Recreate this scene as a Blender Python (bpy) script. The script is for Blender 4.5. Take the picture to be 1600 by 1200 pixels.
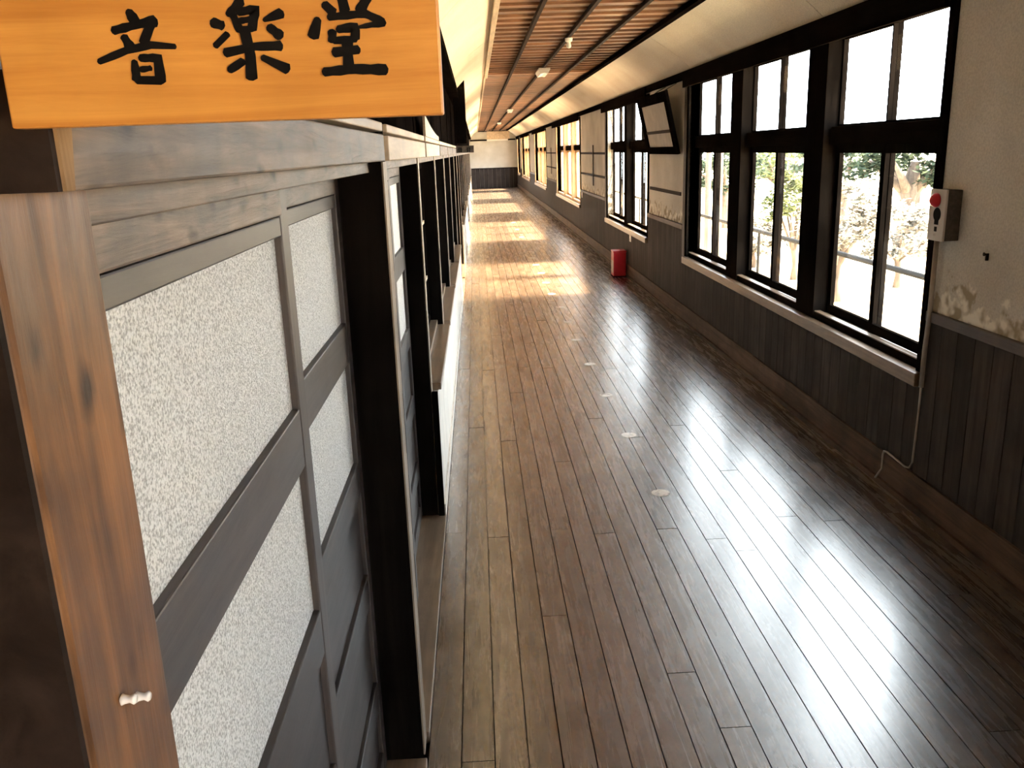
import bpy, math, random
from mathutils import Vector, Matrix
random.seed(7)
for o in list(bpy.data.objects): bpy.data.objects.remove(o)
scene = bpy.context.scene
COL = scene.collection

# ------------------------------------------------------------------ camera
cam_d = bpy.data.cameras.new('camera'); cam = bpy.data.objects.new('camera', cam_d); COL.objects.link(cam)
cam_d.sensor_width = 36.0; cam_d.lens = 36.0 * 1329.0 / 1600.0; cam_d.clip_start = 0.02; cam_d.clip_end = 300
F = Vector((-58, -362, 1329)).normalized()            # corridor direction seen by the camera (x right, y down, z forward)
D = Vector((170, 4850, 1329)); D = (D - F * D.dot(F)).normalized()   # plumb direction
R = D.cross(F)
ax = [Vector((R[i], F[i], -D[i])) for i in range(3)]   # camera axes in the world
cam.matrix_world = Matrix(((ax[0].x, -ax[1].x, -ax[2].x, 0), (ax[0].y, -ax[1].y, -ax[2].y, 0), (ax[0].z, -ax[1].z, -ax[2].z, 2.0), (0, 0, 0, 1)))
scene.camera = cam

# ------------------------------------------------------------------ light
wd = bpy.data.worlds.new('sky'); scene.world = wd; wd.use_nodes = True
bg = wd.node_tree.nodes['Background']; bg.inputs[0].default_value = (0.90, 0.95, 1.0, 1); bg.inputs[1].default_value = 14.0
sun_d = bpy.data.lights.new('sun', 'SUN'); sun = bpy.data.objects.new('sun', sun_d); COL.objects.link(sun)
sun_d.energy = 125.0; sun_d.angle = math.radians(13); sun_d.color = (1.0, 0.68, 0.40)
sun.location = (30, 20, 30); sun.rotation_euler = (0, math.radians(46.5), 0)
vs = scene.view_settings
vs.view_transform = 'Standard'; vs.look = 'None'; vs.gamma = 1.0; vs.use_curve_mapping = False; vs.exposure = 0.48

# ------------------------------------------------------------------ helpers
class MB:
    def __init__(s): s.v = []; s.f = []
    def box(s, x0, x1, y0, y1, z0, z1):
        b = len(s.v)
        s.v += [(x0,y0,z0),(x1,y0,z0),(x1,y1,z0),(x0,y1,z0),(x0,y0,z1),(x1,y0,z1),(x1,y1,z1),(x0,y1,z1)]
        s.f += [tuple(b+i for i in q) for q in ((0,3,2,1),(4,5,6,7),(0,1,5,4),(1,2,6,5),(2,3,7,6),(3,0,4,7))]
        return s
    def hexa(s, p):                                     # eight corners, same order as box
        b = len(s.v); s.v += [tuple(q) for q in p]
        s.f += [tuple(b+i for i in q) for q in ((0,3,2,1),(4,5,6,7),(0,1,5,4),(1,2,6,5),(2,3,7,6),(3,0,4,7))]
        return s
    def prism(s, pts, d):                               # closed outline pushed by vector d
        b = len(s.v); n = len(pts); d = Vector(d)
        s.v += [tuple(p) for p in pts] + [tuple(Vector(p)+d) for p in pts]
        s.f += [tuple(b+i for i in range(n))[::-1], tuple(b+n+i for i in range(n))]
        s.f += [(b+i, b+(i+1)%n, b+n+(i+1)%n, b+n+i) for i in range(n)]
        return s
    def tube(s, path, rad, n=10, cap=True):
        path = [Vector(p) for p in path]; b0 = len(s.v)
        if not isinstance(rad, (list, tuple)): rad = [rad]*len(path)
        up = Vector((0.13, 0.21, 0.97))
        for i, p in enumerate(path):
            t = (path[min(i+1, len(path)-1)] - path[max(i-1, 0)]).normalized()
            a = t.cross(up if abs(t.dot(up)) < .95 else Vector((1,0,0))).normalized(); c = t.cross(a)
            for k in range(n):
                w = 2*math.pi*k/n
                s.v.append(tuple(p + (a*math.cos(w) + c*math.sin(w))*rad[i]))
        for i in range(len(path)-1):
            for k in range(n):
                s.f.append((b0+i*n+k, b0+i*n+(k+1)%n, b0+(i+1)*n+(k+1)%n, b0+(i+1)*n+k))
        if cap:
            s.f.append(tuple(b0+k for k in range(n))[::-1]); s.f.append(tuple(b0+(len(path)-1)*n+k for k in range(n)))
        return s
    def lathe(s, c, axis, prof, n=20):                  # prof: (distance along axis, radius)
        ax_ = Vector(axis).normalized(); a = ax_.cross(Vector((.3,.5,.81))).normalized(); e = ax_.cross(a); b0 = len(s.v); c = Vector(c)
        for (h, r) in prof:
            for k in range(n):
                w = 2*math.pi*k/n; s.v.append(tuple(c + ax_*h + (a*math.cos(w)+e*math.sin(w))*r))
        for i in range(len(prof)-1):
            for k in range(n): s.f.append((b0+i*n+k, b0+i*n+(k+1)%n, b0+(i+1)*n+(k+1)%n, b0+(i+1)*n+k))
        s.f.append(tuple(b0+k for k in range(n))[::-1]); s.f.append(tuple(b0+(len(prof)-1)*n+k for k in range(n)))
        return s
ORG = {}
def tag(o, label=None, cat=None, group=None, kind=None):
    if label: o['label'] = label
    if cat: o['category'] = cat
    if group: o['group'] = group
    if kind: o['kind'] = kind
    return o
def empty(name, loc):
    o = bpy.data.objects.new(name, None); COL.objects.link(o); o.location = loc; o.empty_display_size = .1
    ORG[o.name] = Vector(loc); return o
def put(name, mb, mat, parent=None, bev=0, smooth=False):
    """link the collected shapes as one mesh, origin in its middle, vertices given in world space"""
    xs = [v[0] for v in mb.v]; ys = [v[1] for v in mb.v]; zs = [v[2] for v in mb.v]
    c = Vector(((min(xs)+max(xs))/2, (min(ys)+max(ys))/2, min(zs) if parent is None else (min(zs)+max(zs))/2))
    me = bpy.data.meshes.new(name)
    me.from_pydata([(v[0]-c.x, v[1]-c.y, v[2]-c.z) for v in mb.v], [], mb.f); me.update()
    o = bpy.data.objects.new(name, me); COL.objects.link(o)
    if parent: o.parent = parent; o.location = c - ORG[parent.name]
    else: o.location = c
    ORG[o.name] = c
    if mat: me.materials.append(mat)
    if smooth:
        for p in me.polygons: p.use_smooth = True
    if bev:
        m = o.modifiers.new('bevel', 'BEVEL'); m.width = bev; m.segments = 2; m.limit_method = 'ANGLE'
    return o
def copy_at(o, loc, parent=None):
    c = o.copy(); COL.objects.link(c); c.parent = parent
    c.location = Vector(loc) - (ORG[parent.name] if parent else Vector((0,0,0))); ORG[c.name] = Vector(loc); return c
def B(*a): return MB().box(*a)

# ------------------------------------------------------------------ materials
def nt(name):
    m = bpy.data.materials.new(name); m.use_nodes = True; t = m.node_tree
    return m, t, t.nodes, t.links, t.nodes['Principled BSDF']
def ramp(N, stops):
    r = N.new('ShaderNodeValToRGB'); e = r.color_ramp.elements
    while len(e) < len(stops): e.new(.5)
    for q, (p, c) in zip(e, stops): q.position = p; q.color = (*c, 1) if len(c) == 3 else c
    return r
def wood(name, dark, light, axis='Y', scale=7.0, rough=.5, bump=.15, rnd=.3, coat=0.0, coat_rough=.2, coat_ior=1.5, stain=.5, spec=.5, along=.07, knots=0, speck=0, coat_vary=False):
    m, t, N, L, P = nt(name)
    tc = N.new('ShaderNodeTexCoord'); oi = N.new('ShaderNodeObjectInfo')
    sh = N.new('ShaderNodeVectorMath'); sh.operation = 'SCALE'; sh.inputs[0].default_value = (31.7, 57.1, 43.3); L.new(oi.outputs['Random'], sh.inputs['Scale'])
    ad = N.new('ShaderNodeVectorMath'); L.new(tc.outputs['Object'], ad.inputs[0]); L.new(sh.outputs[0], ad.inputs[1])
    mp = N.new('ShaderNodeMapping'); s = [scale]*3; s['XYZ'.index(axis)] = scale*along; mp.inputs['Scale'].default_value = s
    L.new(ad.outputs[0], mp.inputs[0])
    n1 = N.new('ShaderNodeTexNoise'); n1.inputs['Scale'].default_value = 2.2; n1.inputs['Detail'].default_value = 9; n1.inputs['Roughness'].default_value = .68; n1.inputs['Distortion'].default_value = .6
    L.new(mp.outputs[0], n1.inputs[0])
    r1 = ramp(N, [(.30, dark), (.70, light)]); L.new(n1.outputs[0], r1.inputs[0])
    n2 = N.new('ShaderNodeTexNoise'); n2.inputs['Scale'].default_value = scale*.45; n2.inputs['Detail'].default_value = 5; L.new(ad.outputs[0], n2.inputs[0])
    r2 = ramp(N, [(.36, (1-stain,)*3), (.60, (1,1,1))]); L.new(n2.outputs[0], r2.inputs[0])
    mx = N.new('ShaderNodeMix'); mx.data_type = 'RGBA'; mx.blend_type = 'MULTIPLY'; mx.inputs[0].default_value = 1
    L.new(r1.outputs[0], mx.inputs[6]); L.new(r2.outputs[0], mx.inputs[7])
    if speck:
        n5 = N.new('ShaderNodeTexNoise'); n5.inputs['Scale'].default_value = 55; n5.inputs['Detail'].default_value = 6; n5.inputs['Roughness'].default_value = .75; m5 = N.new('ShaderNodeMapping'); q5 = [1.0]*3; q5['XYZ'.index(axis)] = .35; m5.inputs['Scale'].default_value = q5; L.new(ad.outputs[0], m5.inputs[0]); L.new(m5.outputs[0], n5.inputs[0])
        r5 = ramp(N, [(.36, (1-speck,)*3), (.58, (1.0,1.0,1.0))]); L.new(n5.outputs[0], r5.inputs[0])
        k5 = N.new('ShaderNodeMix'); k5.data_type = 'RGBA'; k5.blend_type = 'MULTIPLY'; k5.inputs[0].default_value = 1; L.new(mx.outputs[2], k5.inputs[6]); L.new(r5.outputs[0], k5.inputs[7]); mx = k5
    if knots:
        kv = N.new('ShaderNodeTexVoronoi'); kv.inputs['Scale'].default_value = knots; kv.inputs['Randomness'].default_value = 1
        km = N.new('ShaderNodeMapping'); ks = [1.0]*3; ks['XYZ'.index(axis)] = .45; km.inputs['Scale'].default_value = ks; L.new(ad.outputs[0], km.inputs[0])
        kn = N.new('ShaderNodeMix'); kn.data_type = 'RGBA'; kn.inputs[0].default_value = .05; L.new(km.outputs[0], kn.inputs[6]); L.new(n2.outputs[1], kn.inputs[7]); L.new(kn.outputs[2], kv.inputs[0])
        kr = ramp(N, [(.09, (.10,.08,.07)), (.17, (.5,.45,.4)), (.30, (1,1,1))]); L.new(kv.outputs[0], kr.inputs[0])
        k2 = N.new('ShaderNodeMix'); k2.data_type = 'RGBA'; k2.blend_type = 'MULTIPLY'; k2.inputs[0].default_value = 1; L.new(mx.outputs[2], k2.inputs[6]); L.new(kr.outputs[0], k2.inputs[7]); mx = k2
    hs = N.new('ShaderNodeHueSaturation'); mr = N.new('ShaderNodeMapRange'); mr.inputs[3].default_value = 1-rnd; mr.inputs[4].default_value = 1+rnd
    L.new(oi.outputs['Random'], mr.inputs[0]); L.new(mr.outputs[0], hs.inputs['Value']); L.new(mx.outputs[2], hs.inputs['Color'])
    L.new(hs.outputs[0], P.inputs['Base Color'])
    rr = N.new('ShaderNodeMapRange'); rr.inputs[3].default_value = max(.05, rough-.12); rr.inputs[4].default_value = min(1, rough+.12); L.new(n2.outputs[0], rr.inputs[0]); L.new(rr.outputs[0], P.inputs['Roughness'])
    P.inputs['Specular IOR Level'].default_value = spec
    if coat: P.inputs['Coat Weight'].default_value = coat; P.inputs['Coat Roughness'].default_value = coat_rough; P.inputs['Coat IOR'].default_value = coat_ior
    if coat_vary:
        cr = N.new('ShaderNodeMapRange'); cr.inputs[1].default_value = .3; cr.inputs[2].default_value = .7; cr.inputs[3].default_value = coat_rough+.05; cr.inputs[4].default_value = coat_rough-.05; L.new(n1.outputs[0], cr.inputs[0]); L.new(cr.outputs[0], P.inputs['Coat Roughness'])
    bp = N.new('ShaderNodeBump'); bp.inputs['Strength'].default_value = bump; bp.inputs['Distance'].default_value = .004
    L.new(n1.outputs[0], bp.inputs['Height']); L.new(bp.outputs[0], P.inputs['Normal'])
    return m
def plain(name, col, rough=.5, metal=0, noise=0.0, nscale=20, bump=0, spec=.5):
    m, t, N, L, P = nt(name); P.inputs['Roughness'].default_value = rough; P.inputs['Metallic'].default_value = metal; P.inputs['Specular IOR Level'].default_value = spec
    tc = N.new('ShaderNodeTexCoord'); n = N.new('ShaderNodeTexNoise'); n.inputs['Scale'].default_value = nscale; n.inputs['Detail'].default_value = 6
    L.new(tc.outputs['Object'], n.inputs[0])
    r = ramp(N, [(.3, tuple(c*(1-noise) for c in col)), (.7, tuple(min(1, c*(1+noise)) for c in col))]); L.new(n.outputs[0], r.inputs[0]); L.new(r.outputs[0], P.inputs['Base Color'])
    if bump:
        b = N.new('ShaderNodeBump'); b.inputs['Strength'].default_value = bump; b.inputs['Distance'].default_value = .004; L.new(n.outputs[0], b.inputs['Height']); L.new(b.outputs[0], P.inputs['Normal'])
    return m
def plaster(name, col, stain_col, peel=False):
    m, t, N, L, P = nt(name); P.inputs['Roughness'].default_value = .9
    g = N.new('ShaderNodeNewGeometry')
    n1 = N.new('ShaderNodeTexNoise'); n1.inputs['Scale'].default_value = 1.3; n1.inputs['Detail'].default_value = 8; L.new(g.outputs['Position'], n1.inputs[0])
    r1 = ramp(N, [(.35, stain_col), (.62, col)]); L.new(n1.outputs[0], r1.inputs[0])
    n2 = N.new('ShaderNodeTexNoise'); n2.inputs['Scale'].default_value = 90; n2.inputs['Detail'].default_value = 3; L.new(g.outputs['Position'], n2.inputs[0])
    r2 = ramp(N, [(.3, (.80,.80,.80)), (.65, (1,1,1))]); L.new(n2.outputs[0], r2.inputs[0])
    mx = N.new('ShaderNodeMix'); mx.data_type = 'RGBA'; mx.blend_type = 'MULTIPLY'; mx.inputs[0].default_value = 1; L.new(r1.outputs[0], mx.inputs[6]); L.new(r2.outputs[0], mx.inputs[7])
    out = mx.outputs[2]
    if peel:      # flaked, damp-stained band just above the dado
        sp = N.new('ShaderNodeSeparateXYZ'); L.new(g.outputs['Position'], sp.inputs[0])
        mr = N.new('ShaderNodeMapRange'); mr.inputs[1].default_value = 1.1; mr.inputs[2].default_value = 1.55; mr.inputs[3].default_value = .30; mr.inputs[4].default_value = -.35; L.new(sp.outputs[2], mr.inputs[0])
        n3 = N.new('ShaderNodeTexNoise'); n3.inputs['Scale'].default_value = 7; n3.inputs['Detail'].default_value = 7; n3.inputs['Roughness'].default_value = .6; L.new(g.outputs['Position'], n3.inputs[0])
        a = N.new('ShaderNodeMath'); L.new(mr.outputs[0], a.inputs[0]); L.new(n3.outputs[0], a.inputs[1])
        r3 = ramp(N, [(.60, (0,0,0)), (.66, (1,1,1))]); L.new(a.outputs[0], r3.inputs[0])
        n4 = N.new('ShaderNodeTexNoise'); n4.inputs['Scale'].default_value = 11; L.new(g.outputs['Position'], n4.inputs[0])
        r4 = ramp(N, [(.42, (.34,.29,.20)), (.58, (.80,.77,.68))]); L.new(n4.outputs[0], r4.inputs[0])
        m2 = N.new('ShaderNodeMix'); m2.data_type = 'RGBA'; L.new(r3.outputs[0], m2.inputs[0]); L.new(out, m2.inputs[6]); L.new(r4.outputs[0], m2.inputs[7]); out = m2.outputs[2]
    L.new(out, P.inputs['Base Color'])
    b = N.new('ShaderNodeBump'); b.inputs['Strength'].default_value = .25; b.inputs['Distance'].default_value = .003; L.new(n2.outputs[0], b.inputs['Height']); L.new(b.outputs[0], P.inputs['Normal'])
    return m
def schlick(N, L, f0, gain):
    lw = N.new('ShaderNodeLayerWeight'); lw.inputs[0].default_value = .5       # facing runs 0 (head on) to 1 (grazing) on either side
    p = N.new('ShaderNodeMath'); p.operation = 'POWER'; p.inputs[1].default_value = 5; L.new(lw.outputs['Facing'], p.inputs[0])
    q = N.new('ShaderNodeMath'); q.operation = 'MULTIPLY_ADD'; q.inputs[1].default_value = gain; q.inputs[2].default_value = f0; L.new(p.outputs[0], q.inputs[0])
    return q.outputs[0]
def glass(name, tint=(.96,.98,.98)):
    m = bpy.data.materials.new(name); m.use_nodes = True; t = m.node_tree; N = t.nodes; L = t.links; N.clear()
    o = N.new('ShaderNodeOutputMaterial'); mix = N.new('ShaderNodeMixShader'); fr = schlick(N, L, .012, .22)
    tr = N.new('ShaderNodeBsdfTransparent'); tr.inputs[0].default_value = (*tint, 1); gl = N.new('ShaderNodeBsdfGlossy'); gl.inputs['Roughness'].default_value = .03
    n = N.new('ShaderNodeTexNoise'); n.inputs['Scale'].default_value = 3; tc = N.new('ShaderNodeTexCoord'); L.new(tc.outputs['Object'], n.inputs[0])
    b = N.new('ShaderNodeBump'); b.inputs['Strength'].default_value = .04; L.new(n.outputs[0], b.inputs['Height']); L.new(b.outputs[0], gl.inputs['Normal'])
    L.new(fr, mix.inputs[0]); L.new(tr.outputs[0], mix.inputs[1]); L.new(gl.outputs[0], mix.inputs[2]); L.new(mix.outputs[0], o.inputs[0])
    return m
def frosted(name):
    m = bpy.data.materials.new(name); m.use_nodes = True; t = m.node_tree; N = t.nodes; L = t.links; N.clear()
    o = N.new('ShaderNodeOutputMaterial'); tc = N.new('ShaderNodeTexCoord')
    v = N.new('ShaderNodeTexVoronoi'); v.inputs['Scale'].default_value = 330; L.new(tc.outputs['Object'], v.inputs[0])
    n = N.new('ShaderNodeTexNoise'); n.inputs['Scale'].default_value = 260; n.inputs['Detail'].default_value = 3; L.new(tc.outputs['Object'], n.inputs[0])
    n2 = N.new('ShaderNodeTexNoise'); n2.inputs['Scale'].default_value = 4; n2.inputs['Detail'].default_value = 4; L.new(tc.outputs['Object'], n2.inputs[0])
    r = ramp(N, [(.34, (.42,.42,.40)), (.58, (.95,.95,.93))]); L.new(n.outputs[0], r.inputs[0])
    b = N.new('ShaderNodeBump'); b.inputs['Strength'].default_value = .8; b.inputs['Distance'].default_value = .002; L.new(v.outputs[0], b.inputs['Height'])
    d = N.new('ShaderNodeBsdfDiffuse'); tl = N.new('ShaderNodeBsdfTranslucent'); g = N.new('ShaderNodeBsdfGlossy'); g.inputs['Roughness'].default_value = .28
    for s in (d, tl): L.new(r.outputs[0], s.inputs[0]); L.new(b.outputs[0], s.inputs['Normal'])
    L.new(b.outputs[0], g.inputs['Normal'])
    m1 = N.new('ShaderNodeMixShader'); m1.inputs[0].default_value = .35; L.new(d.outputs[0], m1.inputs[1]); L.new(tl.outputs[0], m1.inputs[2])
    fr = schlick(N, L, .05, .5)
    m2 = N.new('ShaderNodeMixShader'); L.new(fr, m2.inputs[0]); L.new(m1.outputs[0], m2.inputs[1]); L.new(g.outputs[0], m2.inputs[2]); L.new(m2.outputs[0], o.inputs[0])
    return m
def leafmat(name, c1, c2):
    m = bpy.data.materials.new(name); m.use_nodes = True; t = m.node_tree; N = t.nodes; L = t.links; N.clear()
    o = N.new('ShaderNodeOutputMaterial'); g = N.new('ShaderNodeNewGeometry'); r = ramp(N, [(0, c1), (1, c2)]); L.new(g.outputs['Random Per Island'], r.inputs[0])
    d = N.new('ShaderNodeBsdfDiffuse'); tl = N.new('ShaderNodeBsdfTranslucent'); mix = N.new('ShaderNodeMixShader'); mix.inputs[0].default_value = .3
    L.new(r.outputs[0], d.inputs[0]); L.new(r.outputs[0], tl.inputs[0]); L.new(d.outputs[0], mix.inputs[1]); L.new(tl.outputs[0], mix.inputs[2]); L.new(mix.outputs[0], o.inputs[0])
    return m

M = dict(
    floor=wood('floor_wood', (.040,.030,.024), (.195,.142,.104), 'Y', 12, rough=.36, bump=.35, rnd=.36, speck=.5, coat_vary=True, coat=1.0, coat_rough=.27, coat_ior=2.3, stain=.55),
    floor_gap=plain('floor_gap', (.012,.010,.009), .9),
    dado=wood('dado_wood', (.036,.029,.026), (.074,.061,.055), 'Z', 8, spec=.08, rough=.7, bump=.15, rnd=.16, stain=.35),
    base=wood('baseboard_wood', (.045,.030,.022), (.150,.098,.068), 'Y', 8, spec=.12, rough=.6, bump=.2, rnd=.15),
    rail_v=wood('casing_wood', (.035,.024,.018), (.10,.070,.05), 'Z', 8, rough=.55),
    rail=wood('rail_wood', (.06,.042,.032), (.12,.085,.062), 'Y', 8, rough=.55),
    plaster=plaster('wall_plaster', (.70,.67,.60), (.54,.51,.45), True),
    cream=plaster('cove_plaster', (.88,.79,.63), (.80,.68,.52)),
    endpl=plaster('end_plaster', (.70,.68,.62), (.55,.52,.45)),
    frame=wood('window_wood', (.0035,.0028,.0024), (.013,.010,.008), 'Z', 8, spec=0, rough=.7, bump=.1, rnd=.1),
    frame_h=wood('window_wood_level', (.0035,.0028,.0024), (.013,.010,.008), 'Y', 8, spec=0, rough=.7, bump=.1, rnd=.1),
    amber=wood('amber_lit_window_wood', (.30,.16,.06), (.62,.38,.17), 'Z', 8, rough=.45, bump=.1, rnd=.1, stain=.25),  # far window frames: reflected orange sunlight put into the wood colour
    tan=wood('tan_wood', (.22,.135,.07), (.42,.28,.16), 'Z', 20, spec=.05, rough=.7, rnd=0),
    sill=wood('sill_wood', (.16,.115,.075), (.34,.25,.17), 'Y', 8, rough=.33, bump=.1, rnd=.1, stain=.3),
    metal=plain('track_metal', (.72,.70,.66), .3, 1.0, .1),
    black=wood('black_wood', (.0035,.003,.0025), (.012,.009,.008), 'Y', 8, spec=0, rough=.7, bump=.1, rnd=.1),
    glass=glass('clear_glass'), frosted=frosted('frosted_glass'),
    post=wood('post_wood', (.075,.034,.015), (.33,.155,.060), 'Z', 13, rough=.42, bump=.45, rnd=.0, stain=.62, knots=24),
    pillar=wood('pillar_lit_wood', (.24,.18,.12), (.50,.40,.30), 'Z', 9, rough=.5, bump=.2, rnd=.12, stain=.4),
    beam=wood('beam_wood', (.055,.038,.028), (.32,.24,.185), 'Y', 16, rough=.5, bump=.5, rnd=.12, stain=.6, knots=24),
    pale=wood('pale_wood', (.50,.38,.25), (.80,.66,.48), 'Y', 8, rough=.5, bump=.1, rnd=.08, stain=.2),
    door=wood('door_wood', (.026,.020,.018), (.080,.064,.056), 'Y', 10, rough=.45, bump=.2, rnd=.15, stain=.35),
    door_v=wood('door_wood_upright', (.026,.020,.018), (.080,.064,.056), 'Z', 10, rough=.45, bump=.2, rnd=.15, stain=.35),
    white=wood('white_boards', (.62,.57,.49), (.85,.81,.74), 'Z', 8, rough=.6, bump=.1, rnd=.05, stain=.15),
    ceil=wood('ceiling_wood', (.14,.066,.034), (.42,.22,.115), 'X', 6, rough=.42, bump=.2, rnd=.28, stain=.4),
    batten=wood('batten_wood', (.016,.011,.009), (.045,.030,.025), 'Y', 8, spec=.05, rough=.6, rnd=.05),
    sign=wood('sign_wood', (.44,.165,.022), (.64,.30,.060), 'X', 34, rough=.42, bump=.05, rnd=0, stain=.12, along=.05),
    ink=plain('ink', (.004,.0035,.0035), .7, spec=.1),
    alarm_shade=plain('alarm_shade_paint', (.07,.06,.052), .8, 0, .3, 60, .2), alarm=plain('alarm_case', (.52,.49,.46), .45, 0, .05),
    red=plain('red_plastic', (.62,.012,.03), .3), redbox=plain('red_paint', (.36,.010,.02), .35, 0, .1),
    grey=plain('grey_label', (.45,.40,.38), .6, 0, .2), pipe=plain('conduit_paint', (.34,.30,.26), .5, 0, .1),
    lampwhite=plain('lamp_white', (.85,.83,.78), .4), paper=plain('aged_paper', (.42,.39,.34), .8, 0, .12, 8),
    ground=plain('ground_soil', (.40,.38,.30), .95, 0, .25, 1.5), bark=wood('bark', (.05,.04,.035), (.16,.13,.11), 'Z', 6, rough=.9, bump=.5),
    leaf_dark=leafmat('leaf_dark', (.012,.020,.015), (.05,.07,.052)), leaf_mid=leafmat('leaf_mid', (.03,.045,.02), (.16,.19,.10)),
    leaf_pale=leafmat('leaf_pale', (.04,.045,.04), (.34,.33,.31)), rail_out=plain('galvanised', (.02,.02,.02), .8, spec=.1),
    clear=plain('clear_plastic', (.75,.75,.75), .1), dim=plain('room_wall', (.35,.33,.29), .9, 0, .1, 3),
)
def worn(name):
    m, t, N, L, P = nt(name); tc = N.new('ShaderNodeTexCoord'); oi = N.new('ShaderNodeObjectInfo')
    n = N.new('ShaderNodeTexNoise'); n.noise_dimensions = '4D'; n.inputs['Scale'].default_value = 22; n.inputs['Detail'].default_value = 5
    w = N.new('ShaderNodeMath'); w.operation = 'MULTIPLY'; w.inputs[1].default_value = 50; L.new(oi.outputs['Random'], w.inputs[0]); L.new(w.outputs[0], n.inputs['W']); L.new(tc.outputs['Object'], n.inputs[0])
    r = ramp(N, [(.34, (.16,.115,.085)), (.48, (.85,.83,.78))]); L.new(n.outputs[0], r.inputs[0]); L.new(r.outputs[0], P.inputs['Base Color']); P.inputs['Roughness'].default_value = .35
    return m
M['sticker'] = worn('worn_sticker')

# ------------------------------------------------------------------ the shell
XL, XR, YN, YE, ZC = -.25, 2.38, -7.0, 50.0, 3.15
floor = put('floor', B(-.52, 2.58, YN, YE, -.14, -.021), M['floor_gap']); tag(floor, 'dark worn plank floor running the length of the corridor', 'floor', kind='structure')
rows = 23; bw = (XR - .0 - XL) / rows
far = MB()
first = {}
for i in range(rows):
    x0 = XL + i*bw
    y = YN; cuts = []
    off = [4.28, 2.46, 4.20, 5.77, 3.37, 4.26, 5.3, 4.18, 2.9, 6.2, 4.2, 5.72, 4.05, 3.9, 2.3, 5.0][(i*1) % 16]
    ys = [YN] + [off + k*3.64 for k in range(-4, 14) if YN + .4 < off + k*3.64 < YE - .4] + [YE]
    for a, b in zip(ys, ys[1:]):
        dz = random.uniform(-.0012, .0012)
        g = .0022
        if a > 26: far.box(x0+g, x0+bw-g, a+g, b-g, -.02, dz); continue
        put('plank', B(x0+g, x0+bw-g, a+g, b-g, -.02, dz), M['floor'], floor)
o = put('far_planks', far, M['floor'], floor); o['kind'] = 'stuff'

# right wall
WIN = [(-4.4, -.7, 2), (4.42, 9.68, 3), (12.0, 15.72, 2), (19.8, 25.4, 3), (29.3, 34.7, 3), (38.2, 44.2, 3), (46.6, 48.6, 1)]
ZS, ZH = .72, 2.68                                     # window opening bottom and top
m = MB(); edges = [YN] + [v for w in WIN for v in w[:2]] + [YE]
for a, b in zip(edges[0::2], edges[1::2]): m.box(XR, XR+.12, a, b, 0, 2.80)
for a, b, n in WIN: m.box(XR, XR+.12, a, b, 0, ZS); m.box(XR, XR+.12, a, b, ZH, 2.80)
wall_r = put('wall_right', m, M['plaster']); tag(wall_r, 'grey plaster wall with dark board dado on the window side', 'wall', kind='structure')
# dado boards
fd = MB(); g = .0028; runs = []; y = YN
for a, b, n in WIN: runs += [(y, a-.061, 1.07), (a-.061, b+.191, ZS-.031)]; y = b+.191
runs.append((y, YE, 1.07))
for (ra, rb_, top) in runs:
    n = max(1, round((rb_-ra)/.15)); w_ = (rb_-ra)/n
    for i in range(n):
        y = ra + i*w_
        if y < 17: put('board', B(XR-.016, XR-.001, y+g, y+w_-g, .16, top), M['dado'], wall_r)
        else: fd.box(XR-.016, XR-.001, y+g, y+w_-g, .16, top)
o = put('far_dado_boards', fd, M['dado'], wall_r); o['kind'] = 'stuff'
for a, b in zip(edges[0::2], edges[1::2]):
    put('dado_rail', B(XR-.028, XR-.001, a+.192 if a > YN else a, b-.062 if b < YE else b, 1.055, 1.11), M['rail'], wall_r, .004)
bb = put('baseboard_right', B(XR-.032, XR-.0165, YN, YE, 0, .20).box(XR-.05, XR-.0325, YN, YE, 0, .035), M['base']); tag(bb, 'brown wooden baseboard along the window wall', 'baseboard', kind='structure')
# thin dark strips on the plaster between windows
for a, b, zz in ((15.85, 19.65, (1.90, 1.47)), (25.5, 29.1, (1.90, 1.47)), (10.05, 11.85, (1.45,))):
    for z in zz: put('wall_strip', B(XR-.012, XR-.0005, a, b, z-.02, z+.02), M['batten'], wall_r)
for yc in (17.57, 27.3): put('wall_strip', B(XR-.026, XR-.0125, yc-.03, yc+.03, 1.27, 2.06), M['batten'], wall_r)
put('top_plate', B(XR-.05, XR-.0005, YN, YE, 2.70, 2.78), M['black'], wall_r)

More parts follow.
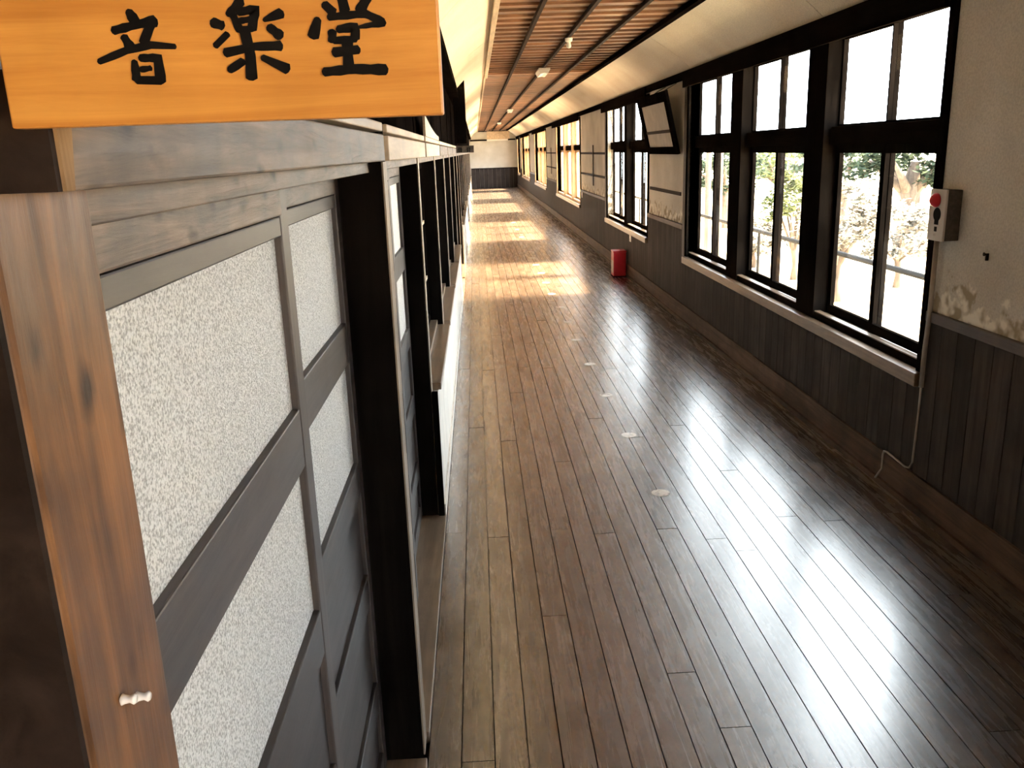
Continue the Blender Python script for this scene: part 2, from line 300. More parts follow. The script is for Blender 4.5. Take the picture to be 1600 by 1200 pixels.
def window(n, y0, y1, bays, label, pel):
    w = empty('window_%d' % n, (XR+.08, (y0+y1)/2, ZS)); tag(w, label, 'window', kind='structure')
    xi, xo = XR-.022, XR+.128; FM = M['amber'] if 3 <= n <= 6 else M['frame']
    put('sill', B(XR-.055, XR+.010, y0-.058, y1+.075, ZS-.03, ZS+.045), M['sill'], w, .004)
    put('outer_sill', B(XR+.052, xo+.03, y0, y1, ZS+.0, ZS+.085), M['sill'], w, .004)
    put('head', B(xi, xo, y0, y1, ZH-.02, ZH), M['frame_h'], w, .003)
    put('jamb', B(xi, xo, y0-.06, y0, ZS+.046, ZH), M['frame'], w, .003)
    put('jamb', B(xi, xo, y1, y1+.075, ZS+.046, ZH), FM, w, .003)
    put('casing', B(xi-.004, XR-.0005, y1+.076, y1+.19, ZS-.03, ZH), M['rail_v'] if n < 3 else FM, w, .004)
    put('pelmet', B(XR-.075, XR-.0505, y0-.05, y1+pel, ZH-.075, ZH+.09), M['black'], w, .003)
    mw = .34 if n in (1, 21) else .26 if n == 2 else .15; bwid = ((y1-y0) - mw*(bays-1))/bays; near = n <= 2 or n == 21
    for k in range(bays):
        a = y0 + k*(bwid+mw); b = a + bwid
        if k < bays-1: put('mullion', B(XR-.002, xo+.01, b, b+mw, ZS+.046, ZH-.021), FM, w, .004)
        put('transom', B(XR+.050, xo, a, b, 1.965, 2.085), M['frame_h'], w, .004)
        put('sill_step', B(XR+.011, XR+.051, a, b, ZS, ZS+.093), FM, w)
        put('track', B(XR+.009, XR+.051, a, b, ZS+.0935, ZS+.101), M['sill'], w)
        mid = (a+b)/2
        for (sa, sb, sx, z0, z1, st, rl) in ((a, mid+.03, XR+.066, ZS+.096, 1.972, .055, .06), (mid-.03, b, XR+.098, ZS+.086, 1.972, .055, .06),
                                     (a, mid+.008, XR+.066, 2.078, ZH-.022, .016, .022), (mid-.008, b, XR+.096, 2.078, ZH-.022, .016, .022)):
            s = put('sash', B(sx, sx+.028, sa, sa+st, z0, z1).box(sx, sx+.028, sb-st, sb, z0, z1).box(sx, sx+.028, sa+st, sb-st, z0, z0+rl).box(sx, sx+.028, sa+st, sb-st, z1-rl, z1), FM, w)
            put('pane', B(sx+.012, sx+.016, sa+st-.004, sb-st+.004, z0+rl-.004, z1-rl+.004), M['glass'], s)
    return w
wl = ['large three-bay wooden window nearest the camera with garden view', 'two-bay wooden window above the red box', 'three-bay wooden window past the cross-shaped wall strips',
      'narrow-looking three-bay window, fourth along the corridor', 'amber-lit three-bay window near the corridor end', 'single-bay window at the far corner of the corridor']
window(21, *WIN[0], 'two-bay wooden window behind the camera', .1)
for i, (a, b, n) in enumerate(WIN[1:]): window(i+1, a, b, n, wl[i], [.1, .35, .9, .8, .6, .5][i])

# ------------------------------------------------------------------ left wall
left = empty('wall_left', (XL-.12, 20, 0)); tag(left, 'timber-framed classroom wall of pillars, sliding doors and pale dado', 'wall', kind='structure')
PY = [2.46, 4.47, 6.3, 8.15, 10.0, 12.0]
while PY[-1] + 1.85 < YE - .5: PY.append(PY[-1] + 1.85)
def kind_of(k): return 'door' if k in (0, 5, 6, 11, 12, 17, 18, 23, 24) else 'win'     # bay after pillar k
o = put('post', B(-.40, -.285, .515, .655, 0, 2.74), M['post'], left, .006); tag(o, 'orange-brown nicked post lit from the windows')
for k, y in enumerate(PY):
    xf = -.258 if kind_of(k) == 'door' and k == 0 else -.292
    put('pillar', B(-.46, xf-.006, y, y+.13, 0, 2.74), M['frame'], left, .004)
    put('lit_strip', B(xf-.0055, xf, y+.012, y+.10, 0.03, 1.983), M['pillar'], left, .001)  # pale strip paints the light on the corridor face of the dark pillar
o = put('post_shade', B(-.40, -.287, .508, .5145, 0, 1.984), M['batten'], left); tag(o, 'dark board standing for shade on the near post')  # thin board, shade of the camera-facing side put into its colour
# near end of the wall: plain boarded wall up to behind the camera
put('wall_panel', B(-.46, -.42, YN, .515, 0, 2.74), M['door_v'], left)
put('near_jamb', B(-.42, -.36, .30, .515, 0, 1.983), M['post'], left, .004)
# lintel beams
spans = [(.54, 2.46)] + [(PY[k]+ (.13 if k == 0 else 0), PY[k+1] + (.0 if k+1 != 0 else 0)) for k in range(len(PY)-1)]
m = MB().box(-.40, -.25, .54, 2.459, 1.985, 2.056); o = put('lintel_beam', m, M['beam'], left, .003); tag(o, 'rough grey-brown knotted lintel beam')
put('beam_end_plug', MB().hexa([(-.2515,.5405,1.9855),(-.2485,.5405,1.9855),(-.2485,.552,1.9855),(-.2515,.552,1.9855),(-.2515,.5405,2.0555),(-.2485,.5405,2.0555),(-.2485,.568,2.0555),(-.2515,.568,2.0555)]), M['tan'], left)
o = put('beam_end_shade', B(-.40, -.2505, .5335, .5395, 1.9855, 2.0555), M['batten'], left); tag(o, 'dark shade-coloured cap on the end of the lintel beam')  # cap whose dark colour stands in for shade on the beam's end
for k in range(len(PY)):
    a = PY[k] + .131; b = PY[k+1] if k+1 < len(PY) else YE
    put('lintel_beam', B(-.40, -.25 if k < 5 else -.285, a, b-.001, 1.985, 2.056), M['pale'] if k < 2 else M['beam'], left, .003)
ends = [(.656, 2.459)] + [(PY[k]+.131, (PY[k+1] if k+1 < len(PY) else YE)-.001) for k in range(len(PY))]
for (a, b) in ends:
    put('door_head', B(-.44, -.297, a, b, 1.955, 1.984), M['beam'], left, .002)
    put('upper_ledge', B(-.36, -.252, a, b-.0, 2.064, 2.088), M['pale'], left, .003)
    n = max(1, round((b-a)/.46)); w_ = (b-a)/n
    for i in range(n): put('upper_board', B(-.33, -.305, a+i*w_+.003, a+(i+1)*w_-.003, 2.089, 2.699), M['black'], left)
put('top_beam', B(-.40, -.185, YN, YE, 2.70, 2.775), M['black'], left)
put('threshold', B(-.46, -.251, .656, 2.459, -.02, .028), M['sill'], left, .003)

def sash_door(n, x, y0, y1, label, frost=True):
    d = empty('door_%d' % n, (x, (y0+y1)/2, .03)); tag(d, label, 'door', kind='structure')
    t = .032; st = .062
    put('stile', B(x-t, x, y0, y0+st, .03, 1.953), M['door_v'], d, .003); put('stile', B(x-t, x, y1-st, y1, .03, 1.953), M['door_v'], d, .003)
    put('head_panel', B(x-t, x+.004, y0+st, y1-st, 1.904, 1.953), M['beam'], d, .003)
    R_ = [(1.867, 1.902), (1.430, 1.545), (1.022, 1.122), (.652, .756), (.275, .374), (.03, .11)]
    for a, b in R_: put('rail', B(x-t, x-.001, y0+st, y1-st, a, b), M['door'], d, .003)
    for i, ((a, b), (c, e)) in enumerate(zip(R_, R_[1:])):
        if i < 2: put('pane', B(x-.020, x-.015, y0+st-.005, y1-st+.005, e-.005, a+.005), M['frosted'], d)
        else: put('panel', B(x-.022, x-.014, y0+st-.005, y1-st+.005, e-.005, a+.005), M['door'], d)
    return d
def cabinet_window(n, y0, y1, label, far_):
    w = empty('window_%d' % n, (-.36, (y0+y1)/2, .78)); tag(w, label, 'window', kind='structure')
    put('sill', B(-.45, -.245, y0-.0, y1, .725, .765), M['sill'], w, .003)
    put('sill_step', B(-.45, -.335, y0, y1, .766, .80), M['sill'], w, .003)
    mid = (y0+y1)/2
    for (a, b, x) in ((y0, mid+.025, -.350), (mid-.025, y1, -.386)):
        z0, z1, st = .801, 1.953, .045; t = .03
        m = B(x-t, x, a, a+st, z0, z1).box(x-t, x, b-st, b, z0, z1).box(x-t, x, a+st, b-st, z0, z0+.06).box(x-t, x, a+st, b-st, z1-.05, z1)
        s = put('sash', m, M['frame'], w)
        if not far_:
            for zc in (1.13, 1.53): put('muntin', B(x-t+.004, x-.002, a+st, b-st, zc-.011, zc+.011), M['pale'], s)  # pale colour stands in for light along the tops of dark muntins
        put('pane', B(x-.017, x-.013, a+st-.004, b-st+.004, z0+.056, z1-.046), M['glass'], s)
    return w
dn = 1; wn = 7
sash_door(1, -.350, .64, 1.612, 'frosted sliding door beside the orange-brown post'); sash_door(2, -.386, 1.55, 2.458, 'frosted sliding door against the first dark pillar'); dn = 3
ordw = ['first', 'second', 'third', 'fourth', 'fifth', 'sixth', 'seventh', 'eighth', 'ninth', 'tenth', 'eleventh', 'twelfth', 'thirteenth', 'fourteenth', 'fifteenth', 'sixteenth', 'seventeenth', 'eighteenth', 'nineteenth', 'twentieth']
dado_l = None
for k, y in enumerate(PY):
    a = y + .131; b = (PY[k+1] if k+1 < len(PY) else YE) - .002
    if kind_of(k) == 'door':
        mid = (a+b)/2
        put('threshold', B(-.46, -.251, a, b, -.02, .028), M['sill'], left, .003)
        sash_door(dn, -.350, a, mid+.03, '%s frosted sliding door counted along the left wall' % ordw[dn-1]); sash_door(dn+1, -.386, mid-.03, b, '%s frosted sliding door counted along the left wall' % ordw[dn]); dn += 2
    else:
        cabinet_window(wn, a, b, '%s inner classroom window above the pale dado' % ordw[wn-7], k > 5); wn += 1
        # pale dado of upright boards, proud of the pillars
        m = MB(); n = max(1, round((b-y)/.23)); w_ = (b + .002 - y)/n
        if k <= 5:
            for i in range(n): put('dado_board', B(-.285, -.262, y+i*w_+.002, y+(i+1)*w_-.002, .09, .724), M['white'], left)
        else:
            for i in range(n): m.box(-.285, -.262, y+i*w_+.002, y+(i+1)*w_-.002, .09, .724)
            put('dado_section', m, M['white'], left)
        put('dado_base', B(-.29, -.252, y, b+.001, 0, .089), M['white'], left)
        put('dado_core', B(-.44, -.286, y+.131, b+.001, 0, .724), M['white'], left)
o = put('dado_end', B(-.291, -.258, 4.452, 4.470, .0, .755), M['frame'], left, .003); tag(o, 'rounded end board of the dado, darkened as shade')  # near-black colour stands in for shade on the face towards the camera
# classroom behind the doors
m = MB().box(-6.6, -6.5, YN, YE, -.2, .85).box(-6.6, -6.5, YN, YE, 2.35, 3.2).box(-6.6, -6.5, 3.9, YE, .85, 2.35).box(-6.6, -6.5, YN, -4.0, .85, 2.35)
for yy in (-2.1, -.1, 1.9): m.box(-6.6, -6.5, yy-.08, yy+.08, .85, 2.35)
sh = put('wall_classroom', m, M['dim']); tag(sh, 'outer wall of the music room with windows, behind the frosted doors', 'wall', kind='structure')
sh = put('wall_partition', B(-6.499, -.47, 4.50, 4.60, -.02, 2.80), M['dim']); tag(sh, 'plain partition wall between two classrooms behind the doors', 'wall', kind='structure')
sh = put('floor_classroom', B(-6.499, -.521, YN, YE, -.14, -.02), M['floor_gap']); tag(sh, 'dark classroom floor behind the sliding doors', 'floor', kind='structure')
sh = put('ceiling_classroom', B(-6.499, -.41, YN, YE, 2.80, 2.86), M['dim']); tag(sh, 'dim classroom ceiling behind the sliding doors', 'ceiling', kind='structure')

# ------------------------------------------------------------------ ceiling and coves
ceil = put('ceiling', B(-.1, 2.3, YN, YE, ZC+.02, ZC+.06), M['floor_gap']); tag(ceil, 'low reddish-brown board ceiling with three long battens', 'ceiling', kind='structure')
cx0, cx1 = .205, 1.84
y = YN; k = 0
while y < YE - .05:
    p = .30; y1 = min(y+p, YE)
    zl = ZC if y < 13.8 else ZC + .004
    # lapped boards: the near edge hangs lower than the far edge
    lap = .022 if y < 13.8 else .004
    m = MB().hexa([(cx0,y+.004,zl-lap),(cx1,y+.004,zl-lap),(cx1,y1-.003,zl),(cx0,y1-.003,zl),(cx0,y+.004,zl+.012),(cx1,y+.004,zl+.012),(cx1,y1-.003,zl+.012),(cx0,y1-.003,zl+.012)])
    put('board', m, M['ceil'], ceil); y = y1; k += 1
for x in (.585, 1.01, 1.43): put('batten', B(x-.018, x+.018, YN, YE, ZC-.055, ZC-.015), M['batten'], ceil, .003)
put('edge_rail', B(cx0-.01, cx0+.035, YN, 13.8, ZC-.065, ZC-.015), M['pale'], ceil, .003)  # pale wood carries the window light on the left rail
put('edge_rail', B(cx0-.015, cx0+.012, 13.8, YE, ZC-.05, ZC-.001), M['pale'], ceil, .003)
put('edge_rail', B(cx1-.045, cx1+.02, YN, YE, ZC-.065, ZC-.015), M['black'], ceil, .003)  # black colour carries the shade on the right rail
def cove(name, xa, za, xb, zb, label, segs):
    e = empty(name, ((xa+xb)/2, 20, za)); tag(e, label, 'ceiling cove', kind='structure')
    nx, nz = (zb-za), -(xb-xa); ln = math.hypot(nx, nz); nx, nz = nx/ln, nz/ln
    if nz > 0: nx, nz = -nx, -nz
    for a, b in zip(segs, segs[1:]):
        n = 6; pr = []
        for i in range(n+1):
            t = i/n; s = math.sin(math.pi*t)*-.022        # gently hollow
            pr.append((xa+(xb-xa)*t+nx*s, za+(zb-za)*t+nz*s))
        out = [(p[0], a+.004, p[1]) for p in pr] + [(p[0]-nx*.02, a+.004, p[1]-nz*.02) for p in pr[::-1]]
        put('cove_panel', MB().prism(out, (0, b-a-.008, 0)), M['cream'], e)
    return e
segs = [YN, 2.4, 6.0, 9.6, 14.3, 19, 24, 29, 34, 39, 44, YE]
cove('trim_1', XR-.02, 2.78, cx1+.01, ZC-.01, 'cream sloping plaster cove above the windows', segs)
cove('trim_2', -.24, 2.775, cx0-.01, ZC-.01, 'bright cream sloping plaster cove above the classroom doors', segs)
# outer skin above coves keeps the sky out
rf = put('trim_3', B(-.52, -.40, YN, YE, 2.76, 3.3).box(2.505, 2.62, YN, YE, 2.76, 3.3).box(-.52, 2.62, YN, YE, 3.3, 3.4), M['dim']); tag(rf, 'roof space boarding above the corridor ceiling', 'roof', kind='structure')

# end walls
ew = put('wall_far', B(-.52, 2.6, YE, YE+.15, -.1, 3.3), M['endpl']); tag(ew, 'pale plaster wall closing the far end of the corridor', 'wall', kind='structure')
for i in range(11):
    a = XL + i*(XR-XL)/11; put('board', B(a+.004, a+(XR-XL)/11-.004, YE-.02, YE-.001, 0, 1.06), M['dado'], ew)
put('dado_rail', B(XL, XR-.03, YE-.035, YE-.001, 1.061, 1.11), M['black'], ew); put('picture_rail', B(XL, XR-.06, YE-.04, YE-.001, 2.60, 2.68), M['black'], ew)
put('ceiling_rail', B(cx0, cx1, YE-.04, YE-.001, ZC-.06, ZC-.016), M['black'], ew)
nw = put('wall_near', B(-.52, 2.6, YN-.15, YN, -.1, 3.3), M['plaster']); tag(nw, 'plaster wall closing the corridor behind the camera', 'wall', kind='structure')

# ------------------------------------------------------------------ music hall sign
SY = .50
sg = empty('room_sign', (-.135, SY, 2.021)); tag(sg, 'orange wooden room sign with three black brush characters, nearest the camera', 'sign')
put('board', B(-.254, -.0165, SY, SY+.014, 2.021, 2.118), M['sign'], sg, .0012)
put('hanger', B(-.245, -.235, SY+.0145, SY+.055, 2.07, 2.085).box(-.252, -.228, SY+.0145, SY+.0165, 2.05, 2.105), M['black'], sg)
def strokes(cx, lines, parent, y, fx, fz):
    m = MB(); n = 0
    for ln in lines:
        pts = [Vector((p[0], p[1])) for p in ln]; ws = [p[2]/2 for p in ln]
        # smooth the run of points a little
        P_, W_ = [], []
        for i in range(len(pts)-1):
            for s in range(4):
                t = s/4; P_.append(pts[i].lerp(pts[i+1], t)); W_.append((ws[i]*(1-t)+ws[i+1]*t)*1.2)
        P_.append(pts[-1]); W_.append(ws[-1]*1.2)
        lft, rgt = [], []
        for i, p in enumerate(P_):
            d = (P_[min(i+1, len(P_)-1)] - P_[max(i-1, 0)]).normalized(); q = Vector((-d.y, d.x))
            w = W_[i]*(1+.10*math.sin(i*2.1+p.x)); lft.append(p+q*w); rgt.append(p-q*w)
        d0 = (P_[0]-P_[1]).normalized()*W_[0]*.55; d1 = (P_[-1]-P_[-2]).normalized()*W_[-1]*.45
        yy = y - .0004 - .00004*n; n += 1
        for i in range(len(P_)-1):
            q = [lft[i], lft[i+1], rgt[i+1], rgt[i]]
            m.prism([(fx(v.x), yy, fz(v.y)) for v in q], (0, .0006, 0))
        for c, d, l, r in ((P_[0], d0, lft[0], rgt[0]), (P_[-1], d1, lft[-1], rgt[-1])):
            q = [l, l.lerp(r, .25)+d*.8, l.lerp(r, .6)+d, r]
            m.prism([(fx(v.x), yy, fz(v.y)) for v in q], (0, .0006, 0))
    return put('character', m, M['ink'], parent)
fx = lambda u: -.2115 + u*.1778/1600; fz = lambda v: 2.0835 - v*.0455/431
strokes(0, [[(268,42,34),(292,92,46)], [(182,132,36),(290,108,34),(388,92,46)], [(228,160,30),(252,212,42)], [(365,105,36),(318,195,40)], [(92,278,26),(230,228,30),(350,205,30),(468,216,22)],
    [(262,280,26),(262,370,40)], [(292,266,30),(376,268,40),(378,385,42)], [(288,322,26),(338,316,22)], [(262,372,38),(378,378,36)]], sg, SY, fx, fz)
strokes(1, [[(660,106,40),(708,124,40)], [(660,220,26),(728,162,24)], [(808,10,40),(738,74,28)], [(762,72,30),(788,150,34)], [(788,62,30),(872,50,40),(846,146,36)], [(790,104,26),(842,98,24)], [(786,146,30),(850,142,28)],
    [(908,104,16),(996,72,46)], [(930,136,34),(982,182,44)], [(706,254,36),(850,228,34),(978,228,40)], [(812,160,40),(826,270,46),(820,382,44)], [(716,340,28),(788,296,36)], [(884,282,30),(1000,342,46)]], sg, SY, fx, fz)
strokes(2, [[(1288,-20,44),(1302,70,46)], [(1206,36,36),(1246,78,44)], [(1416,12,36),(1372,76,44)], [(1168,106,32),(1138,190,46)], [(1222,98,30),(1400,86,34),(1484,130,34)], [(1488,132,34),(1366,150,14)],
    [(1232,166,34),(1232,214,38)], [(1262,158,34),(1348,148,38),(1342,206,34)], [(1236,212,30),(1346,206,30)], [(1234,268,40),(1354,258,40)], [(1302,215,44),(1300,345,44)], [(1178,362,38),(1330,352,40),(1482,360,46)]], sg, SY, fx, fz)

# small nameplate far along the wall, and the dark box over it
np_ = empty('room_nameplate', (-.14, 12.0, 2.0)); tag(np_, 'small brown nameplate jutting from the left wall far down the corridor', 'sign')
put('board', B(-.275, -.012, 11.965, 11.985, 1.998, 2.09), M['rail'], np_, .002)
for u in (-.20, -.085):
    m = MB()
    for (dx, dz, w_, h_) in ((0, .058, .05, .008), (0, .040, .064, .007), (-.014, .03, .009, .05), (.014, .03, .009, .05), (0, .018, .05, .008)): m.box(u+dx-w_/2, u+dx+w_/2, 11.9635, 11.9648, 1.998+dz-h_/2+.005, 1.998+dz+h_/2+.005)
    put('character', m, M['ink'], np_)
bx = empty('hanging_box', (-.18, 11.9, 2.12)); tag(bx, 'tall dark wooden box fixed high on the left wall above the small nameplate', 'box')
put('body', B(-.258, -.10, 11.80, 11.97, 2.12, 2.93), M['black'], bx, .006); put('side_board', B(-.252, -.235, 11.76, 11.799, 2.10, 2.92), M['black'], bx); put('lid', B(-.262, -.09, 11.79, 11.98, 2.9305, 2.945), M['black'], bx, .003); put('front_strip', B(-.125, -.108, 11.785, 11.7995, 2.14, 2.70), M['black'], bx)
# pale warped board on the ledge
pts = []
for i in range(9):
    t = i/8; yy = 4.60 + t*1.66; pts.append((-.262, yy, 2.089)) 
top = [(-.262, 4.60 + (1-i/8)*1.66, 2.115 + .085*(i/8)**1.8) for i in range(9)]
wb = put('pale_board', MB().prism(pts + top, (.012, 0, 0)), M['pale']); tag(wb, 'pale curved board standing on the ledge under the big sign', 'board')

# ------------------------------------------------------------------ things on the right wall
al = empty('fire_alarm', (XR-.03, 4.24, 1.49)); tag(al, 'grey fire alarm box with round red lamp at the window edge', 'fire alarm')
fxx = XR - .085
put('case', B(fxx+.0125, XR-.0005, 4.168, 4.312, 1.495, 1.742), M['alarm_shade'], al, .004); put('front_cover', B(fxx, fxx+.012, 4.165, 4.315, 1.492, 1.745), M['alarm'], al, .003)  # dark case colour paints in side shade; the front cover stays light
put('lamp', MB().lathe((fxx, 4.245, 1.692), (-1,0,0), [(0,.034),(.006,.036),(.016,.033),(.028,.024),(.036,.012),(.039,.003)], 20), M['red'], al, smooth=True)
m = MB(); m.prism([(fxx-.0006, 4.235+.036*math.cos(w), 1.622+.034*math.sin(w)) for w in [i*math.pi/10 for i in range(20)]], (.001,0,0)); m.box(fxx-.0006, fxx+.0004, 4.215, 4.255, 1.572, 1.598)
put('push_button', m, M['ink'], al); put('mark', B(fxx-.0006, fxx+.0004, 4.225, 4.25, 1.538, 1.562), M['ink'], al); put('mark', B(fxx-.0006, fxx+.0004, 4.228, 4.252, 1.515, 1.527), M['grey'], al)
cp = put('conduit_pipe', MB().tube([(XR-.028, 4.318, 1.491), (XR-.028, 4.318, 1.1), (XR-.036, 4.318, .9), (XR-.036, 4.318, .70)], .0125, 10), M['pipe'], smooth=True); tag(cp, 'grey-brown conduit pipe running down below the fire alarm', 'pipe')
cb = put('cable', MB().tube([(XR-.036,4.318,.699),(XR-.030,4.33,.62),(XR-.028,4.34,.45),(XR-.030,4.345,.26),(XR-.038,4.36,.222),(XR-.040,4.40,.213),(XR-.040,4.62,.222),(XR-.040,4.655,.215),(XR-.040,4.665,.19),(XR-.040,4.665,.10),(XR-.058,4.70,.03)], .0062, 8), M['pipe'], smooth=True); tag(cb, 'thin cable bending over the baseboard below the conduit', 'cable')
def outlet(y, z, label):
    e = empty('wall_outlet', (XR-.02, y, z-.06)); tag(e, label, 'outlet', 'wall outlets on the window side')
    put('plate', B(XR-.024, XR-.0165, y-.055, y+.055, z-.06, z+.06), M['lampwhite'], e, .002); put('socket', B(XR-.0265, XR-.0245, y-.02, y+.02, z-.05, z-.01), M['grey'], e)
outlet(13.3, .635, 'white outlet plate on the dado above the red box'); outlet(19.45, 1.0, 'white outlet plate at the near edge of the third window')
rb = empty('extinguisher_box', (2.2, 13.6, 0)); tag(rb, 'red floor-standing fire extinguisher box against the dado', 'extinguisher box')
put('body', B(2.125, 2.325, 13.47, 13.72, 0, .39), M['redbox'], rb, .008); put('lid', B(2.12, 2.33, 13.465, 13.725, .3905, .418), M['redbox'], rb, .004); put('label_panel', B(2.1235, 2.1245, 13.50, 13.69, .06, .26), M['grey'], rb); put('base_rim', B(2.118, 2.33, 13.463, 13.727, 0, .02), M['black'], rb)
# leaning framed picture between first and second windows
pf = empty('leaning_frame', (XR-.09, 10.95, 1.90)); tag(pf, 'dark framed board leaning forward from the wall between two windows', 'frame')
def lean(y0, y1, u0, u1, d0, d1):           # u: height along the board, d: depth off its back
    th = math.radians(13); def_ = []
    for (d, y_, u) in ((d1,y0,u0),(d0,y0,u0),(d0,y1,u0),(d1,y1,u0),(d1,y0,u1),(d0,y0,u1),(d0,y1,u1),(d1,y1,u1)):
        def_.append((XR-.03 - u*math.sin(th) - d*math.cos(th), y_, 1.905 + u*math.cos(th) - d*math.sin(th)))
    return def_
a, b, h = 9.99, 11.75, .72
put('backing', MB().hexa(lean(a+.1, b-.1, .05, h-.05, .006, .014)), M['paper'], pf)
for q in ((a, a+.17, 0, h), (b-.17, b, 0, h), (a+.17, b-.17, 0, .085), (a+.17, b-.17, h-.12, h)): put('frame_bar', MB().hexa(lean(*q, 0, .032)), M['black'], pf)
put('cross_bar', MB().hexa(lean(a+.17, b-.17, .25, .285, .0145, .024)), M['batten'], pf)
put('hanging_cord', MB().tube([(XR-.03-h*math.sin(math.radians(13)), 10.87, 1.905+h*math.cos(math.radians(13))-.01), (XR-.02, 10.87, 2.69)], .004, 6), M['ink'], pf)
put('hanging_cord', MB().tube([(XR-.03-h*math.sin(math.radians(13)), 10.3, 1.905+h*math.cos(math.radians(13))-.01), (XR-.02, 10.3, 2.69)], .004, 6), M['ink'], pf)
nl = put('wall_nail', MB().lathe((XR-.001, 3.90, 1.46), (-1,0,0), [(0,.004),(.02,.004),(.021,.009),(.024,.009)], 10).box(XR-.014, XR-.002, 3.895, 3.905, 1.43, 1.46), M['ink']); tag(nl, 'small black hook on the grey plaster beside the fire alarm', 'hook')
# push pins on the near post
for (yy, zz, lb) in ((.567, 1.612, 'left clear push pin low on the orange-brown post'), (.590, 1.598, 'right clear push pin low on the orange-brown post')):
    pn = put('push_pin', MB().lathe((-.2849, yy, zz), (1,0,0), [(0,.0012),(.002,.0045),(.004,.0035),(.008,.0028),(.011,.0042),(.0125,.003)], 12), M['clear'], smooth=True); tag(pn, lb, 'push pin', 'push pins on the post')

# ------------------------------------------------------------------ ceiling lights
def lamp(y, big, label):
    z = ZC - .0555; e = empty('ceiling_light', (1.01, y, z - .09)); tag(e, label, 'ceiling light', 'white ceiling lights on the middle batten')
    if big:
        put('housing', B(.93, 1.09, y-.33, y+.33, z-.03, z-.0005), M['lampwhite'], e, .006)
        put('reflector', MB().prism([(.935, y-.31, z-.031), (1.085, y-.31, z-.031), (1.06, y-.31, z-.075), (1.015, y-.31, z-.062), (.96, y-.31, z-.075)], (0, .62, 0)), M['lampwhite'], e)
    else:
        put('ceiling_rose', MB().lathe((1.01, y, z), (0,0,-1), [(0,.04),(.03,.036),(.04,.02)], 16), M['lampwhite'], e)
        put('bulb', MB().lathe((1.01, y, z-.041), (0,0,-1), [(0,.018),(.02,.022),(.035,.026),(.05,.02),(.056,.006)], 16), M['lampwhite'], e, smooth=True)
lamp(9.3, False, 'small white bulb fitting nearest on the ceiling'); lamp(12.8, True, 'long white ceiling light nearest the camera'); lamp(24.5, True, 'white ceiling light second along the corridor'); lamp(35.2, True, 'white ceiling light farthest along the corridor')
cl = empty('light_box', (1.24, 46.0, 2.53)); tag(cl, 'cream box sign hanging under the ceiling at the far end', 'sign box')
put('case', B(.65, 1.83, 45.95, 46.10, 2.62, 3.02), M['pale'], cl, .006); put('lower_lip', B(.65, 1.74, 45.94, 46.11, 2.54, 2.619), M['lampwhite'], cl, .004)
for x in (.8, 1.68): put('hanger_rod', B(x-.01, x+.01, 46.015, 46.035, 3.0205, 3.135), M['black'], cl)

# ------------------------------------------------------------------ floor stickers
st0 = None
ys = [4.69, 5.77, 6.82, 7.9, 9.0, 10.0, 11.02, 12.1, 13.2, 14.3, 15.37, 16.43, 17.5, 18.52, 20.6, 22.7, 25.0]
nm = ['nearest', 'second nearest', 'third nearest', 'fourth nearest', 'fifth nearest', 'sixth nearest', 'seventh nearest', 'eighth nearest', 'ninth nearest', 'tenth nearest', 'eleventh nearest', 'twelfth nearest', 'thirteenth nearest', 'fourteenth nearest', 'fifteenth nearest', 'sixteenth nearest', 'farthest']
for i, y in enumerate(ys):
    if st0 is None:
        st0 = put('floor_sticker', MB().lathe((1.02, y, .0016), (0,0,1), [(0,.056),(.0008,.055)], 24), M['sticker']); s = st0
    else: s = copy_at(st0, (1.02 + random.uniform(-.01, .01), y, .0016))
    tag(s, 'worn white round floor sticker, %s in the line down the corridor' % nm[i], 'sticker', 'round stickers down the floor')

# ------------------------------------------------------------------ garden
GZ = -.65
gr = put('ground', B(2.70, 140, -60, 150, GZ-.3, GZ), M['ground']); tag(gr, 'sun-bleached garden ground outside the windows', 'ground', kind='structure')
fnd = put('trim_4', B(2.505, 2.62, YN, YE, GZ, .60), M['dim']); tag(fnd, 'outer plinth boarding below the windows', 'plinth', kind='structure')
rl = empty('garden_railing', (3.5, 12, GZ)); tag(rl, 'thin grey pipe railing running along outside the windows', 'railing')
put('top_rail', MB().tube([(3.5, 2, .93), (3.5, 48, .93)], .026, 8), M['rail_out'], rl)
for y in (2.1, 10.6, 18.6, 24.2, 30.2, 36.0, 42, 47.9): put('post', MB().tube([(3.5, y, GZ), (3.5, y, .915)], .018, 8), M['rail_out'], rl)
def foliage(c, r, n, leaf, clumps, seed):
    rg = random.Random(seed); m = MB()
    cl_ = []
    for i in range(clumps):
        while True:
            p = Vector((rg.uniform(-1,1), rg.uniform(-1,1), rg.uniform(-1,1)))
            if .25 < p.length < 1: break
        cl_.append(p)
    for i in range(n):
        q = cl_[rg.randrange(clumps)]
        p = Vector((q.x*r[0] + rg.gauss(0, r[0]*.13), q.y*r[1] + rg.gauss(0, r[1]*.13), q.z*r[2]*.9 + rg.gauss(0, r[2]*.10))) + Vector(c)
        p = Vector([max(c[j]-1.12*r[j], min(c[j]+1.12*r[j], p[j])) for j in range(3)])
        a = Vector((rg.uniform(-1,1), rg.uniform(-1,1), rg.uniform(-.5,.5))).normalized()*leaf; b_ = a.cross(Vector((rg.uniform(-.6,.6), rg.uniform(-.6,.6), 1))).normalized()*leaf*.6
        k = len(m.v); m.v += [tuple(p-a), tuple(p+b_), tuple(p+a), tuple(p-b_)]; m.f.append((k, k+1, k+2, k+3))
    return m
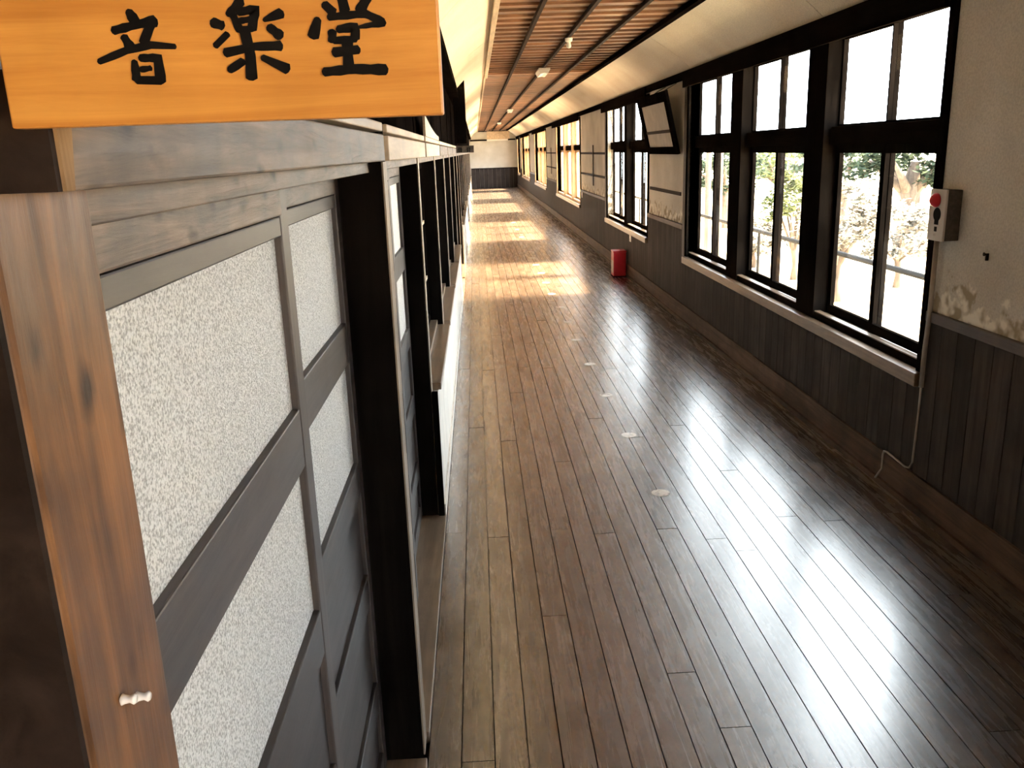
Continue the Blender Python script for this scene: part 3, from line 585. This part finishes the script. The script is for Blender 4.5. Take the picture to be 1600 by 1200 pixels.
def plant(name, loc, trunk_h, tr, crown_c, crown_r, n, leaf, mat, label, cat, clumps=26, seed=1, group=None):
    e = empty(name, loc); tag(e, label, cat, group); x, y, z = loc
    rg = random.Random(seed)
    top = Vector((crown_c[0], crown_c[1], crown_c[2]))
    put('trunk', MB().tube([(x, y, z-.05), (x+.04, y+.03, z+trunk_h*.5), (x-.02, y, z+trunk_h), tuple(top)], [tr*1.25, tr, tr*.95, tr*.35], 9), M['bark'], e, smooth=True)
    for i in range(5):
        w = i*1.26 + rg.uniform(0, .5); s = Vector((x-.02, y, z+trunk_h*.95))
        d = Vector((math.cos(w)*crown_r[0]*.62, math.sin(w)*crown_r[1]*.62, (top.z - s.z) + rg.uniform(-.2, .3)*crown_r[2]))
        put('branch', MB().tube([tuple(s), tuple(s + d*.5 + Vector((0,0,.06*crown_r[2]))), tuple(s+d)], [tr*.55, tr*.35, tr*.12], 6), M['bark'], e, smooth=True)
    o = put('foliage', foliage(crown_c, crown_r, n, leaf, clumps, seed), M[mat], e); o['kind'] = 'stuff'
    return e
# a tall tree stands beside the first window; its high crown shades that window from the sun
plant('tall_tree', (8.0, 7.0, GZ), 5.2, .26, (8.0, 7.0, 7.5), (2.8, 4.6, 2.6), 15000, .20, 'leaf_dark', 'tall evergreen tree outside the nearest window, shading it from the sun', 'tree', 90, 3)
G2 = 'garden trees seen through the first window'
plant('garden_tree', (10, 19.7, GZ), 1.4, .26, (10, 19.6, 1.45), (1.5, 1.3, .62), 2600, .085, 'leaf_dark', 'dark tree with flared trunk seen in the rightmost window pane', 'tree', 24, 11, G2)
plant('garden_tree', (10, 23.3, GZ), 1.2, .12, (10, 23.1, 1.45), (1.5, 1.6, .60), 2600, .085, 'leaf_dark', 'dark leafy tree behind the pale bushes, left of the flared trunk', 'tree', 24, 12, G2)
plant('garden_tree', (11, 31.5, GZ), 1.2, .12, (11, 32.5, 1.35), (1.6, 3.2, .72), 2600, .10, 'leaf_mid', 'green tree with drooping foliage seen in the middle window bay', 'tree', 26, 13, G2)
plant('garden_tree', (8, 27.8, GZ), 1.2, .15, (8, 28.5, 1.25), (1.4, 3.2, .85), 3000, .09, 'leaf_dark', 'shaded grey-green tree seen in the far bay of the nearest window', 'tree', 28, 14, G2)
G3 = 'pale bushes in the garden'
plant('garden_bush', (6, 14.1, GZ), .55, .09, (6, 13.7, .78), (.75, 1.15, .62), 2600, .055, 'leaf_pale', 'pale pinkish bush on a short trunk behind the railing', 'bush', 30, 21, G3)
plant('garden_bush', (7.6, 15.2, GZ), .5, .06, (7.6, 15.2, .35), (.8, 1.3, .55), 2200, .055, 'leaf_pale', 'pale bush below the dark tree in the rightmost pane', 'bush', 26, 22, G3)
plant('garden_bush', (6.2, 16.6, GZ), .55, .06, (6.2, 16.5, .95), (.7, .75, .65), 2200, .055, 'leaf_mid', 'yellow-green bush seen right of centre in the middle bay', 'bush', 24, 23, G3)
plant('garden_bush', (6.0, 18.5, GZ), .3, .05, (6.0, 18.5, .05), (.7, .9, .45), 2200, .055, 'leaf_pale', 'low pale bush under the railing line in the middle bay', 'bush', 24, 24, G3)
for (x, y, lb) in ((5.6, 20.9, 'left dark wooden post in the far bay of the nearest window'), (5.6, 19.9, 'right dark wooden post in the far bay of the nearest window')):
    p = put('garden_post', MB().tube([(x, y, GZ), (x, y, 1.9)], .07, 10).tube([(x, y, 1.9), (x, y, 1.98)], [.08, .03], 10), M['bark'], smooth=False); tag(p, lb, 'post', 'posts in the garden')
